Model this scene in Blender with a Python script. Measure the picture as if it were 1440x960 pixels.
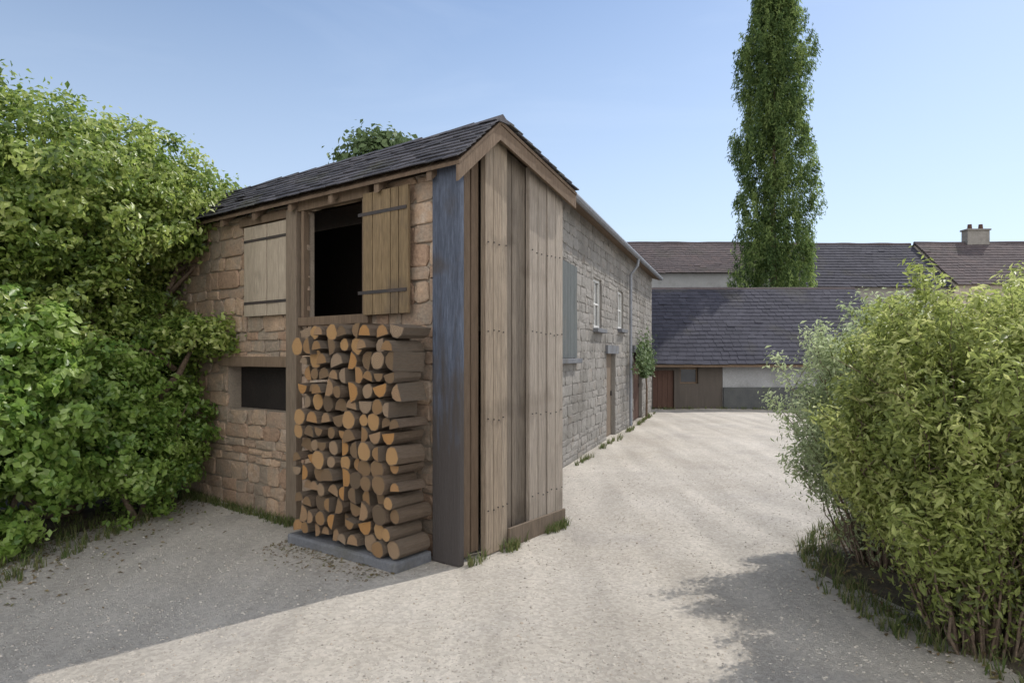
import bpy, bmesh, math, random
import numpy as np
from mathutils import Vector, Matrix, noise
R = math.radians
for o in list(bpy.data.objects): bpy.data.objects.remove(o)
C = bpy.context.scene.collection
S = bpy.context.scene

# ---------------------------------------------------------------- camera, sky, sun, exposure
EYE = 2.0
F = 900.0          # focal length in pixels of a 1440 wide picture
cam = bpy.data.cameras.new('camera'); cam.sensor_width = 36; cam.lens = 36 * F / 1440
cam.shift_y = 20 / 1440; cam.clip_end = 3000; cam.clip_start = 0.05
co = bpy.data.objects.new('camera', cam); C.objects.link(co)
co.location = (0, 0, EYE); co.rotation_euler = (R(90), 0, 0); S.camera = co

SUN_AZ = 51.0      # degrees from +Y towards +X
SUN_EL = 48.5
w = bpy.data.worlds.new('World'); S.world = w; w.use_nodes = True
nt = w.node_tree; nt.nodes.clear()
out = nt.nodes.new('ShaderNodeOutputWorld'); bg = nt.nodes.new('ShaderNodeBackground')
sky = nt.nodes.new('ShaderNodeTexSky'); sky.sky_type = 'NISHITA'; sky.sun_disc = False
sky.sun_elevation = R(SUN_EL); sky.sun_rotation = R(SUN_AZ)
sky.air_density = 1.0; sky.dust_density = 0.5; sky.ozone_density = 1.5; sky.altitude = 300
tc = nt.nodes.new('ShaderNodeTexCoord'); mp = nt.nodes.new('ShaderNodeMapping')
mp.inputs['Scale'].default_value = (1.3, 1.3, 5.0); mp.inputs['Rotation'].default_value = (0.15, 0.1, 0.4)
nz = nt.nodes.new('ShaderNodeTexNoise'); nz.inputs['Scale'].default_value = 1.6; nz.inputs['Detail'].default_value = 9
nz.inputs['Roughness'].default_value = 0.55; nz.inputs['Distortion'].default_value = 0.6
cr = nt.nodes.new('ShaderNodeValToRGB'); cr.color_ramp.elements[0].position = 0.55; cr.color_ramp.elements[1].position = 0.95
cr.color_ramp.elements[1].color = (0.12, 0.12, 0.12, 1)
mx = nt.nodes.new('ShaderNodeMixRGB'); mx.inputs['Color2'].default_value = (8.2, 8.8, 9.6, 1)
nt.links.new(tc.outputs['Generated'], mp.inputs['Vector']); nt.links.new(mp.outputs[0], nz.inputs['Vector'])
nt.links.new(nz.outputs['Fac'], cr.inputs[0]); nt.links.new(cr.outputs[0], mx.inputs['Fac'])
nt.links.new(sky.outputs[0], mx.inputs['Color1'])
# bright cloud added out of view behind the camera to fill the shade
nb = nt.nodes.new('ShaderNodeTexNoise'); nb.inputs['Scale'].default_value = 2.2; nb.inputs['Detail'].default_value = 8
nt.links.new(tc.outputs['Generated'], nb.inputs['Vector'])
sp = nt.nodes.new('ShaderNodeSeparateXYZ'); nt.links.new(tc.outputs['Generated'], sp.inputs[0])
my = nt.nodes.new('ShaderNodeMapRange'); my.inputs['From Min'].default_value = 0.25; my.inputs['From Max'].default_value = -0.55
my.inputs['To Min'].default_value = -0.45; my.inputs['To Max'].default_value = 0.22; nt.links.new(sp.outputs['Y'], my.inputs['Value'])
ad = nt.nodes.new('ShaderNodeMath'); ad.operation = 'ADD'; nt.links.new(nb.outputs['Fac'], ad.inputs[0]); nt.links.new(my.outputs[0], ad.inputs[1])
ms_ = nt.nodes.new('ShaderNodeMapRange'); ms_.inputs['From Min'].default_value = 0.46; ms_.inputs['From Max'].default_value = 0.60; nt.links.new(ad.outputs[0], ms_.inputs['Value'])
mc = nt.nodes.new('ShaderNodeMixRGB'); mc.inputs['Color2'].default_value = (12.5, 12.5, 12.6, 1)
# thin pale veil low in the sky
vz = nt.nodes.new('ShaderNodeMapRange'); vz.inputs['From Min'].default_value = 0.02; vz.inputs['From Max'].default_value = 0.55
vz.inputs['To Min'].default_value = 0.78; vz.inputs['To Max'].default_value = 0.0; nt.links.new(sp.outputs['Z'], vz.inputs['Value'])
mv_ = nt.nodes.new('ShaderNodeMixRGB'); mv_.inputs['Color2'].default_value = (4.9, 5.7, 6.8, 1); nt.links.new(vz.outputs[0], mv_.inputs['Fac']); nt.links.new(mx.outputs[0], mv_.inputs['Color1'])
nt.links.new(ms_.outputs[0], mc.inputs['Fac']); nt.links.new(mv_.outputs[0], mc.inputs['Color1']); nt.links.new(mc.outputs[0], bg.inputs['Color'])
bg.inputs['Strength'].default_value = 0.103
nt.links.new(bg.outputs[0], out.inputs['Surface'])

sl = bpy.data.lights.new('sun', 'SUN'); sl.energy = 2.65; sl.angle = R(0.5); sl.color = (1.0, 0.95, 0.88)
so = bpy.data.objects.new('sun', sl); C.objects.link(so)
sd = Vector((math.sin(R(SUN_AZ)) * math.cos(R(SUN_EL)), math.cos(R(SUN_AZ)) * math.cos(R(SUN_EL)), math.sin(R(SUN_EL))))
so.rotation_euler = sd.to_track_quat('Z', 'Y').to_euler(); so.location = sd * 60
S.view_settings.view_transform = 'Standard'; S.view_settings.look = 'None'
S.view_settings.exposure = 0.60; S.view_settings.gamma = 1.0
S.cycles.max_bounces = 6; S.cycles.transparent_max_bounces = 6

# ---------------------------------------------------------------- helpers
def P(px, py, d): return Vector(((px - 720) / F * d, d, EYE - (py - 500) / F * d))

def tag(o, label=None, cat=None, group=None, kind=None):
    if label: o['label'] = label
    if cat: o['category'] = cat
    if group: o['group'] = group
    if kind: o['kind'] = kind
    return o

def empty(name, loc, rz=0, **k):
    o = bpy.data.objects.new(name, None); C.objects.link(o)
    o.location = loc; o.rotation_euler = (0, 0, rz); o.empty_display_size = 0.3
    return tag(o, **k)

class MB:
    def __init__(s): s.v = []; s.f = []; s.t = []
    def add(s, vs, fs, t=None):
        n = len(s.v); s.v += [tuple(v) for v in vs]
        t = random.random() if t is None else t
        for f in fs: s.f.append(tuple(i + n for i in f)); s.t.append(t)
    def box(s, a, b, t=None):
        x0, y0, z0 = a; x1, y1, z1 = b
        s.add([(x0,y0,z0),(x1,y0,z0),(x1,y1,z0),(x0,y1,z0),(x0,y0,z1),(x1,y0,z1),(x1,y1,z1),(x0,y1,z1)],
              [(0,3,2,1),(4,5,6,7),(0,1,5,4),(1,2,6,5),(2,3,7,6),(3,0,4,7)], t)
    def tube(s, pts, rs, n=8, t=None, cap=True):
        pts = [Vector(p) for p in pts]; base = len(s.v); t = random.random() if t is None else t
        for i, p in enumerate(pts):
            d = (pts[min(i+1, len(pts)-1)] - pts[max(i-1, 0)]).normalized()
            a = d.orthogonal().normalized() if i == 0 else (a - d * a.dot(d)).normalized()
            b = d.cross(a); r = rs[i] if hasattr(rs, '__len__') else rs
            for k in range(n):
                an = 2*math.pi*k/n; s.v.append(tuple(p + (a*math.cos(an) + b*math.sin(an))*r))
        for i in range(len(pts)-1):
            for k in range(n):
                s.f.append((base+i*n+k, base+i*n+(k+1)%n, base+(i+1)*n+(k+1)%n, base+(i+1)*n+k)); s.t.append(t)
        if cap:
            s.f.append(tuple(base+k for k in range(n))[::-1]); s.t.append(t)
            s.f.append(tuple(base+(len(pts)-1)*n+k for k in range(n))); s.t.append(t)
    def build(s, name, mat, parent=None, smooth=False, bevel=0):
        me = bpy.data.meshes.new(name); me.from_pydata(s.v, [], s.f)
        at = me.attributes.new('tint', 'FLOAT', 'FACE'); at.data.foreach_set('value', s.t)
        me.materials.append(mat); me.update()
        if smooth: me.polygons.foreach_set('use_smooth', [True]*len(me.polygons))
        o = bpy.data.objects.new(name, me); C.objects.link(o)
        if parent: o.parent = parent
        if bevel:
            m = o.modifiers.new('bevel', 'BEVEL'); m.width = bevel; m.segments = 2; m.limit_method = 'ANGLE'
        return o

def material(name, ramp, rough=0.85, scale=4, tint=0.5, bump=0.3, bscale=30, var=0.25, trans=0, spec=0.3, dirt=None, stretch=(1,1,1), streak=False, worn=None, rings=0):
    """ramp: list of colours picked per piece by 'tint'; noise varies it further."""
    m = bpy.data.materials.new(name); m.use_nodes = True; n = m.node_tree; b = n.nodes['Principled BSDF']; L = n.links.new
    at = n.nodes.new('ShaderNodeAttribute'); at.attribute_name = 'tint'
    tc = n.nodes.new('ShaderNodeTexCoord'); mp = n.nodes.new('ShaderNodeMapping'); mp.inputs['Scale'].default_value = stretch
    L(tc.outputs['Object'], mp.inputs['Vector'])
    nz = n.nodes.new('ShaderNodeTexNoise'); nz.inputs['Scale'].default_value = scale; nz.inputs['Detail'].default_value = 8; nz.inputs['Roughness'].default_value = 0.62
    L(mp.outputs[0], nz.inputs['Vector'])
    # fac = tint*tintw + noise*(1-tintw)
    m1 = n.nodes.new('ShaderNodeMath'); m1.operation = 'MULTIPLY'; m1.inputs[1].default_value = tint; L(at.outputs['Fac'], m1.inputs[0])
    mr = n.nodes.new('ShaderNodeMapRange'); mr.inputs['From Min'].default_value = 0.3; mr.inputs['From Max'].default_value = 0.7; L(nz.outputs['Fac'], mr.inputs['Value'])
    m2 = n.nodes.new('ShaderNodeMath'); m2.operation = 'MULTIPLY_ADD'; m2.inputs[1].default_value = 1-tint
    L(mr.outputs[0], m2.inputs[0]); L(m1.outputs[0], m2.inputs[2])
    cr = n.nodes.new('ShaderNodeValToRGB'); els = cr.color_ramp.elements
    for i, c in enumerate(ramp):
        pos = i/(len(ramp)-1)
        e = els[0] if i == 0 else (els[-1] if i == len(ramp)-1 else els.new(pos))
        e.position = pos; e.color = (*c, 1)
    L(m2.outputs[0], cr.inputs[0])
    # fine brightness variation
    n2 = n.nodes.new('ShaderNodeTexNoise'); n2.inputs['Scale'].default_value = bscale; n2.inputs['Detail'].default_value = 6; n2.inputs['Roughness'].default_value = 0.7
    L(mp.outputs[0], n2.inputs['Vector'])
    mr2 = n.nodes.new('ShaderNodeMapRange'); mr2.inputs['From Min'].default_value = 0.25; mr2.inputs['From Max'].default_value = 0.75
    mr2.inputs['To Min'].default_value = 1-var; mr2.inputs['To Max'].default_value = 1+var; L(n2.outputs['Fac'], mr2.inputs['Value'])
    vm = n.nodes.new('ShaderNodeVectorMath'); vm.operation = 'SCALE'; L(cr.outputs[0], vm.inputs[0]); L(mr2.outputs[0], vm.inputs['Scale'])
    col = vm.outputs[0]
    if dirt:
        n3 = n.nodes.new('ShaderNodeTexNoise'); n3.inputs['Scale'].default_value = dirt[1]; n3.inputs['Detail'].default_value = 7
        L(tc.outputs['Object'], n3.inputs['Vector'])
        r3 = n.nodes.new('ShaderNodeMapRange'); r3.inputs['From Min'].default_value = dirt[2]; r3.inputs['From Max'].default_value = dirt[2]+0.15; r3.inputs['To Max'].default_value = dirt[3]
        L(n3.outputs['Fac'], r3.inputs['Value'])
        mxx = n.nodes.new('ShaderNodeMixRGB'); L(r3.outputs[0], mxx.inputs['Fac']); L(col, mxx.inputs['Color1']); mxx.inputs['Color2'].default_value = (*dirt[0], 1)
        col = mxx.outputs[0]
    if worn:     # bare wood where the paint has gone near the ground
        ws = n.nodes.new('ShaderNodeSeparateXYZ'); L(tc.outputs['Object'], ws.inputs[0])
        wn = n.nodes.new('ShaderNodeTexNoise'); wn.inputs['Scale'].default_value = 3.5; wn.inputs['Detail'].default_value = 8; L(mp.outputs[0], wn.inputs['Vector'])
        wa = n.nodes.new('ShaderNodeMath'); wa.operation = 'MULTIPLY_ADD'; wa.inputs[1].default_value = 3.0; L(wn.outputs['Fac'], wa.inputs[0]); L(ws.outputs[2], wa.inputs[2])
        wr = n.nodes.new('ShaderNodeMapRange'); wr.inputs['From Min'].default_value = worn[1]+1.3; wr.inputs['From Max'].default_value = worn[1]+2.1; wr.inputs['To Min'].default_value = .9; wr.inputs['To Max'].default_value = 0; L(wa.outputs[0], wr.inputs['Value'])
        wm = n.nodes.new('ShaderNodeMixRGB'); L(wr.outputs[0], wm.inputs['Fac']); L(col, wm.inputs['Color1']); wm.inputs['Color2'].default_value = (*worn[0], 1); col = wm.outputs[0]
    if rings:
        rg = n.nodes.new('ShaderNodeTexWave'); rg.wave_type = 'RINGS'; rg.rings_direction = 'X'; rg.inputs['Scale'].default_value = rings; rg.inputs['Distortion'].default_value = 2.5; rg.inputs['Detail'].default_value = 3; L(tc.outputs['Object'], rg.inputs['Vector'])
        rr_ = n.nodes.new('ShaderNodeMapRange'); rr_.inputs['To Min'].default_value = .62; rr_.inputs['To Max'].default_value = 1.12; L(rg.outputs['Fac'], rr_.inputs['Value'])
        rv = n.nodes.new('ShaderNodeVectorMath'); rv.operation = 'SCALE'; L(col, rv.inputs[0]); L(rr_.outputs[0], rv.inputs['Scale']); col = rv.outputs[0]
    if streak:   # long worn wheel lines and drifts running up the yard
        sm = n.nodes.new('ShaderNodeMapping'); sm.inputs['Scale'].default_value = (1.5, .16, 1); sm.inputs['Rotation'].default_value = (0, 0, .22); L(tc.outputs['Object'], sm.inputs['Vector'])
        sn = n.nodes.new('ShaderNodeTexNoise'); sn.inputs['Scale'].default_value = 1.3; sn.inputs['Detail'].default_value = 5; sn.inputs['Distortion'].default_value = .4; L(sm.outputs[0], sn.inputs['Vector'])
        sr = n.nodes.new('ShaderNodeMapRange'); sr.inputs['From Min'].default_value = .35; sr.inputs['From Max'].default_value = .65; sr.inputs['To Min'].default_value = .86; sr.inputs['To Max'].default_value = 1.1; L(sn.outputs['Fac'], sr.inputs['Value'])
        g_ = n.nodes.new('ShaderNodeTexVoronoi'); g_.inputs['Scale'].default_value = 38; L(tc.outputs['Object'], g_.inputs['Vector'])
        gr = n.nodes.new('ShaderNodeMapRange'); gr.inputs['To Min'].default_value = .84; gr.inputs['To Max'].default_value = 1.14
        gs = n.nodes.new('ShaderNodeSeparateXYZ'); L(g_.outputs['Color'], gs.inputs[0]); L(gs.outputs[0], gr.inputs['Value'])
        pm_ = n.nodes.new('ShaderNodeMath'); pm_.operation = 'MULTIPLY'; L(sr.outputs[0], pm_.inputs[0]); L(gr.outputs[0], pm_.inputs[1])
        sv = n.nodes.new('ShaderNodeVectorMath'); sv.operation = 'SCALE'; L(col, sv.inputs[0]); L(pm_.outputs[0], sv.inputs['Scale']); col = sv.outputs[0]
    L(col, b.inputs['Base Color'])
    b.inputs['Roughness'].default_value = rough; b.inputs['Specular IOR Level'].default_value = spec
    if bump:
        bp = n.nodes.new('ShaderNodeBump'); bp.inputs['Strength'].default_value = bump; bp.inputs['Distance'].default_value = 0.02
        L(n2.outputs['Fac'], bp.inputs['Height']); L(bp.outputs[0], b.inputs['Normal'])
    if trans:
        tr = n.nodes.new('ShaderNodeBsdfTranslucent'); ms = n.nodes.new('ShaderNodeMixShader'); ms.inputs[0].default_value = trans
        L(col, tr.inputs['Color']); L(b.outputs[0], ms.inputs[1]); L(tr.outputs[0], ms.inputs[2])
        L(ms.outputs[0], n.nodes['Material Output'].inputs['Surface'])
    return m

M = {}
M['gravel'] = material('gravel', [(.375,.34,.29),(.43,.395,.345),(.48,.445,.395)], scale=0.5, tint=0, bump=0.9, bscale=75, var=0.14, dirt=((.29,.27,.25),.8,.54,.45), streak=True)
M['pebble'] = material('pebble', [(.22,.20,.175),(.36,.33,.285),(.43,.395,.345),(.32,.275,.22)], tint=0.95, bump=0)
M['warm_stone'] = material('warm_stone', [(.24,.155,.105),(.33,.225,.155),(.27,.22,.17),(.40,.28,.19),(.42,.36,.30)], tint=.7, scale=5, bump=.8, bscale=28, var=.35, dirt=((.16,.13,.10),1.4,.55,.6))
M['mortar'] = material('mortar', [(.24,.20,.155),(.32,.265,.21)], tint=0, scale=3, bump=.8, bscale=50)
M['grey_stone'] = material('grey_stone', [(.15,.14,.125),(.20,.188,.17),(.25,.235,.215),(.19,.16,.13)], tint=.55, scale=5, bump=.7, bscale=30, var=.3, dirt=((.11,.10,.085),.7,.53,.6))
M['grey_mortar'] = material('grey_mortar', [(.17,.158,.14),(.22,.205,.185)], tint=0, scale=3, bump=.5)
M['plaster'] = material('plaster', [(.30,.26,.21),(.40,.35,.29)], tint=0, scale=2.5, bump=.3, dirt=((.2,.17,.14),2.2,.55,.6))
M['pale_plaster'] = material('pale_plaster', [(.22,.225,.23),(.28,.285,.29)], tint=0, scale=1.2, bump=.4, dirt=((.15,.15,.14),1.5,.54,.5))
M['slate'] = material('slate', [(.04,.04,.046),(.07,.068,.076),(.105,.10,.11)], tint=.7, rough=.75, scale=2, bump=.4, bscale=20, var=.25, spec=.2, dirt=((.10,.10,.06),1.3,.56,.6))
M['far_slate'] = material('far_slate', [(.035,.036,.046),(.048,.048,.062),(.062,.062,.078)], tint=.5, rough=.85, scale=.6, bump=.3, bscale=12, spec=.12, dirt=((.065,.062,.05),.7,.56,.5))
M['tile'] = material('tile', [(.075,.063,.066),(.095,.08,.082),(.115,.09,.088)], tint=.6, rough=.9, scale=.4, bump=.3, bscale=8, spec=.12, dirt=((.07,.07,.055),.5,.55,.5))
M['old_wood'] = material('old_wood', [(.10,.076,.055),(.15,.115,.085),(.19,.15,.11)], tint=.7, scale=2.5, stretch=(6,6,.6), bump=.6, bscale=9, var=.35)
M['dark_wood'] = material('dark_wood', [(.085,.058,.04),(.14,.098,.066),(.18,.13,.09)], tint=.6, scale=2.5, stretch=(6,6,.6), bump=.6, bscale=9, var=.3)
M['ochre_wood'] = material('ochre_wood', [(.14,.10,.055),(.19,.135,.075),(.24,.175,.105)], tint=.6, scale=2.5, stretch=(6,6,.6), bump=.8, bscale=9, var=.4, dirt=((.085,.065,.048),2,.52,.7))
M['tan_board'] = material('tan_board', [(.20,.155,.115),(.265,.21,.155),(.31,.255,.195)], tint=.5, scale=2.5, stretch=(7,7,.4), bump=.9, bscale=9, var=.45, dirt=((.13,.10,.075),1.8,.56,.7))
M['brown_board'] = material('brown_board', [(.14,.115,.09),(.20,.165,.13)], tint=.5, scale=2.5, stretch=(7,7,.4), bump=.9, bscale=9, var=.45, dirt=((.09,.07,.052),1.8,.54,.7))
M['grey_board'] = material('grey_board', [(.27,.23,.19),(.35,.30,.25)], tint=.6, scale=2.5, stretch=(7,7,.4), bump=.9, bscale=9, var=.4, dirt=((.17,.14,.11),1.8,.56,.6))
M['blue_paint'] = material('blue_paint', [(.055,.065,.09),(.085,.10,.135)], tint=.2, scale=3, stretch=(4,4,.5), bump=.8, bscale=12, var=.4, rough=.8, dirt=((.06,.05,.045),2.0,.52,.7), worn=((.052,.043,.037),1.55))
M['pale_wood'] = material('pale_wood', [(.30,.25,.19),(.37,.31,.24)], tint=.6, scale=2.5, stretch=(6,6,.6), bump=.6, bscale=9, var=.3, dirt=((.17,.14,.11),2,.56,.6))
M['bark'] = material('bark', [(.10,.07,.048),(.19,.14,.10),(.14,.12,.095)], tint=.5, scale=4, stretch=(1,3,3), bump=1.0, bscale=16, var=.5)
M['log_end'] = material('log_end', [(.12,.085,.055),(.22,.14,.075),(.40,.20,.06),(.26,.19,.13),(.44,.25,.095)], tint=.98, scale=20, bump=.6, bscale=25, var=.45, rings=1.6)
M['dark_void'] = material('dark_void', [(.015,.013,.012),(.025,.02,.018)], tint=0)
M['iron'] = material('iron', [(.03,.03,.032),(.06,.045,.04)], tint=0, rough=.55, bump=.1)
M['shaded_loft_wood'] = material('shaded_loft_wood', [(.022,.017,.013),(.035,.026,.02)], tint=.3, stretch=(4,4,.6))  # loft wood coloured near black, painting in the shade behind the opening
M['shed_wood'] = material('shed_wood', [(.06,.052,.045),(.095,.08,.068)], tint=.3, scale=2, stretch=(5,5,.5), bump=.5)
M['soil'] = material('soil', [(.05,.04,.03),(.085,.07,.05),(.12,.10,.07)], tint=0, scale=5, bump=1.0, bscale=40, var=.35)
M['litter'] = material('litter', [(.10,.07,.035),(.17,.12,.06),(.13,.14,.05)], tint=.95, bump=0)
M['shutter_grey'] = material('shutter_grey', [(.075,.085,.085),(.11,.12,.12)], tint=.4, scale=3, stretch=(4,4,.6), bump=.5, bscale=10, dirt=((.13,.12,.10),2,.56,.5))
M['dark_plinth'] = material('dark_plinth', [(.055,.058,.062),(.085,.088,.085)], tint=0, scale=3, bump=.7, dirt=((.07,.085,.045),1.2,.55,.6))
M['zinc'] = material('zinc', [(.16,.17,.19),(.24,.25,.27)], tint=0, rough=.45, bump=.05, scale=6)
M['rust_paint'] = material('rust_paint', [(.06,.03,.022),(.09,.05,.036)], tint=.3, rough=.8, stretch=(4,4,.6))
M['stone_step'] = material('stone_step', [(.10,.105,.12),(.17,.175,.185)], tint=.2, scale=3, bump=.8, dirt=((.09,.085,.07),2.5,.52,.6))
M['glass'] = material('glass', [(.02,.025,.03),(.035,.04,.05)], tint=0, rough=.08, bump=0, var=0, spec=.6)
M['white_paint'] = material('white_paint', [(.5,.5,.48),(.62,.61,.58)], tint=0, rough=.6, bump=.05)
M['leaf_left'] = material('leaf_left', [(.07,.12,.03),(.19,.28,.06),(.36,.44,.11),(.56,.60,.24)], tint=.9, scale=1.3, bump=0, rough=.38, var=.25, trans=.55, spec=.6)
M['leaf_low'] = material('leaf_low', [(.08,.17,.04),(.19,.31,.06),(.33,.46,.11),(.48,.58,.24)], tint=.9, scale=1.3, bump=0, rough=.38, var=.25, trans=.55, spec=.6)
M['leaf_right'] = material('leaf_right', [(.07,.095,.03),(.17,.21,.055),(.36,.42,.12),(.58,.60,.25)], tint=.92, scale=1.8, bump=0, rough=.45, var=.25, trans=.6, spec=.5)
M['leaf_pale'] = material('leaf_pale', [(.22,.28,.15),(.40,.47,.25),(.52,.58,.36)], tint=.75, scale=1.8, bump=0, rough=.5, var=.2, trans=.6, spec=.5)
M['leaf_cypress'] = material('leaf_cypress', [(.045,.085,.03),(.12,.185,.055),(.33,.42,.14)], tint=.9, scale=.5, bump=0, rough=.6, var=.2, trans=.6, spec=.3)
M['leaf_far'] = material('leaf_far', [(.08,.13,.05),(.14,.19,.08)], tint=.8, scale=.5, bump=0, rough=.6, var=.1, trans=.3)
M['grass'] = material('grass', [(.06,.10,.025),(.12,.15,.05),(.20,.18,.09)], tint=.9, bump=0, trans=.3)

# ---------------------------------------------------------------- ground
rng = np.random.default_rng(7)
def ground_z(x, y):
    c_ = .22*y - .8; k_ = sum(math.exp(-((x-c_-o_)/.22)**2) for o_ in (.1, 1.6)); return -.022*k_ + 0.035*noise.noise(Vector((x*.35, y*.35, 0))) + 0.012*noise.noise(Vector((x*1.7, y*1.7, 3)))
mb = MB()
xs = sorted(set([round(-10 + .2*i, 3) for i in range(121)] + [-1500,-600,-200,-80,-30,-16, 18, 26, 40, 80, 200, 600, 1500]))
ys = sorted(set([round(1.5 + .2*i, 3) for i in range(130)] + [-1500,-300,-60,-15,-4,0, 32, 45, 70, 120, 300, 800, 1500]))
vs = []
for y in ys:
    for x in xs:
        k = 1 if (-10 <= x <= 14 and 1 < y < 28) else 0
        vs.append((x, y, ground_z(x, y)*k))
nx = len(xs); fs = [(j*nx+i, j*nx+i+1, (j+1)*nx+i+1, (j+1)*nx+i) for j in range(len(ys)-1) for i in range(nx-1)]
mb.add(vs, fs, .5)
g = mb.build('ground', M['gravel'], smooth=True); tag(g, kind='structure')

mb = MB()
def pebble(mb, x, y, r):
    z = ground_z(x, y); a = random.random()*6.28; q = random.uniform(.6, 1); h = r*random.uniform(.35, .6)
    ring = [(x + math.cos(a+k*1.0472)*r*(1 if k % 3 else q), y + math.sin(a+k*1.0472)*r*q, z - .002) for k in range(6)]
    top = [(x + math.cos(a+k*1.0472)*r*.55, y + math.sin(a+k*1.0472)*r*q*.55, z + h) for k in range(6)]
    mb.add(ring + top, [(k, (k+1) % 6, 6+(k+1) % 6, 6+k) for k in range(6)] + [(6,7,8,9,10,11)])
random.seed(3)
for i in range(26000):
    y = 2.6 + 10*random.random()**2.0; x = random.uniform(-.85, .85)*y
    pebble(mb, x, y, random.choice([.004,.005,.006,.007,.007,.008,.009,.010,.013]) * random.uniform(.7, 1.3))
o = mb.build('loose_gravel', M['pebble']); tag(o, 'loose pale gravel strewn over the yard', 'gravel', kind='stuff')

# ---------------------------------------------------------------- masonry and roof generators
def stones(mb, origin, U, N, length, height, holes=(), ch=(.09, .25), sw=(.13, .46), depth=.03, topf=None, jit=.016):
    """irregular coursed rubble on the plane origin + u*U + z*Z, facing N"""
    origin = Vector(origin); U = Vector(U); N = Vector(N); z = 0
    while z < height:
        h = random.uniform(*ch)
        if height - z - h < ch[0]*.6: h = height - z
        u = -random.random()*.1 if z else 0; u = max(u, 0)
        while u < length - 1e-6:
            wd = random.uniform(*sw)*(1.25 if random.random() < .15 else 1)
            if length - u - wd < sw[0]*.6: wd = length - u
            segs = [(u, u+wd, z, z+h)]
            for (a, b, c, d) in holes:
                ns = []
                for (p, q, r_, s_) in segs:
                    if q <= a or p >= b or s_ <= c or r_ >= d: ns.append((p, q, r_, s_)); continue
                    if p < a: ns.append((p, a, r_, s_))
                    if q > b: ns.append((b, q, r_, s_))
                    if r_ < c: ns.append((max(p, a), min(q, b), r_, c))
                    if s_ > d: ns.append((max(p, a), min(q, b), d, s_))
                segs = ns
            for (p, q, r_, s_) in segs:
                if topf:
                    mxz = min(topf(p), topf(q))
                    if r_ >= mxz - .03: continue
                    s_ = min(s_, mxz)
                if q-p < .03 or s_-r_ < .025: continue
                gp = .005; d0 = depth*random.uniform(.45, 1.1)
                c = [(p+gp, r_+gp), (q-gp, r_+gp), (q-gp, s_-gp), (p+gp, s_-gp)]
                # 8 corner outline with cut corners
                k = min(q-p, s_-r_)*random.uniform(.1, .28); oc = []
                for i in range(4):
                    a0 = c[i]; pr = c[i-1]; nx_ = c[(i+1) % 4]
                    def mv(A, B, dd):
                        L_ = math.hypot(B[0]-A[0], B[1]-A[1]) or 1; return (A[0]+(B[0]-A[0])/L_*dd, A[1]+(B[1]-A[1])/L_*dd)
                    oc.append(mv(a0, pr, k*random.uniform(.5, 1.2))); oc.append(mv(a0, nx_, k*random.uniform(.5, 1.2)))
                oc = [(x + random.uniform(-jit, jit), y + random.uniform(-jit, jit)) for x, y in oc]
                cx = sum(x for x, y in oc)/8; cy = sum(y for x, y in oc)/8
                back = [origin + U*x + Vector((0,0,y)) - N*.01 for x, y in oc]
                mid = [origin + U*x + Vector((0,0,y)) + N*d0*.6 for x, y in oc]
                fr = [origin + U*(cx+(x-cx)*.92) + Vector((0,0,cy+(y-cy)*.9)) + N*(d0+random.uniform(-.009,.005)) for x, y in oc]
                cen = [origin + U*cx + Vector((0,0,cy)) + N*(d0+.004)]
                n = 8
                # orientation: check so that normals face N
                flip = U.cross(Vector((0,0,1))).dot(N) < 0
                f = [(i, (i+1) % n, n+(i+1) % n, n+i) for i in range(n)] + [(n+i, n+(i+1) % n, 2*n+(i+1) % n, 2*n+i) for i in range(n)] + [(2*n+i, 2*n+(i+1) % n, 3*n) for i in range(n)]
                if flip: f = [t[::-1] for t in f]
                mb.add(back+mid+fr+cen, f)
            u += wd
        z += h

def slates(mb, A, B, up, n_rows, length_up, sw=.22, th=.012, ragged=.012):
    """A->B along the eave, 'up' unit vector up the slope"""
    A = Vector(A); B = Vector(B); up = Vector(up).normalized(); U = (B-A); Ln = U.length; U.normalize()
    N = U.cross(up).normalized()
    if N.z < 0: N = -N
    pitch = length_up/n_rows
    for r in range(n_rows):
        u = -sw*(.5 if r % 2 else 0)
        while u < Ln:
            w_ = sw*random.uniform(.9, 1.1); a = max(u+.004, 0); b = min(u+w_-.004, Ln); u += w_
            if b-a < .02: continue
            sg = .022 + .03*noise.noise(A*.2 + U*(a*.45) + up*(r*pitch*.4)); o0 = A + N*sg + up*(r*pitch + random.uniform(-ragged, ragged)); L2 = pitch*1.6 if r < n_rows-1 else pitch
            lift = th*1.9 + random.uniform(0, .006)*(5 if random.random() < .02 else 1); sk = random.uniform(-.006, .006)
            q = [o0+U*a+N*lift, o0+U*b+N*(lift+sk), o0+U*b+up*L2+N*.004, o0+U*a+up*L2+N*.004]
            q2 = [p - N*th for p in q]
            mb.add(q+q2, [(0,1,2,3),(7,6,5,4),(0,4,5,1),(1,5,6,2),(2,6,7,3),(3,7,4,0)])

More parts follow.
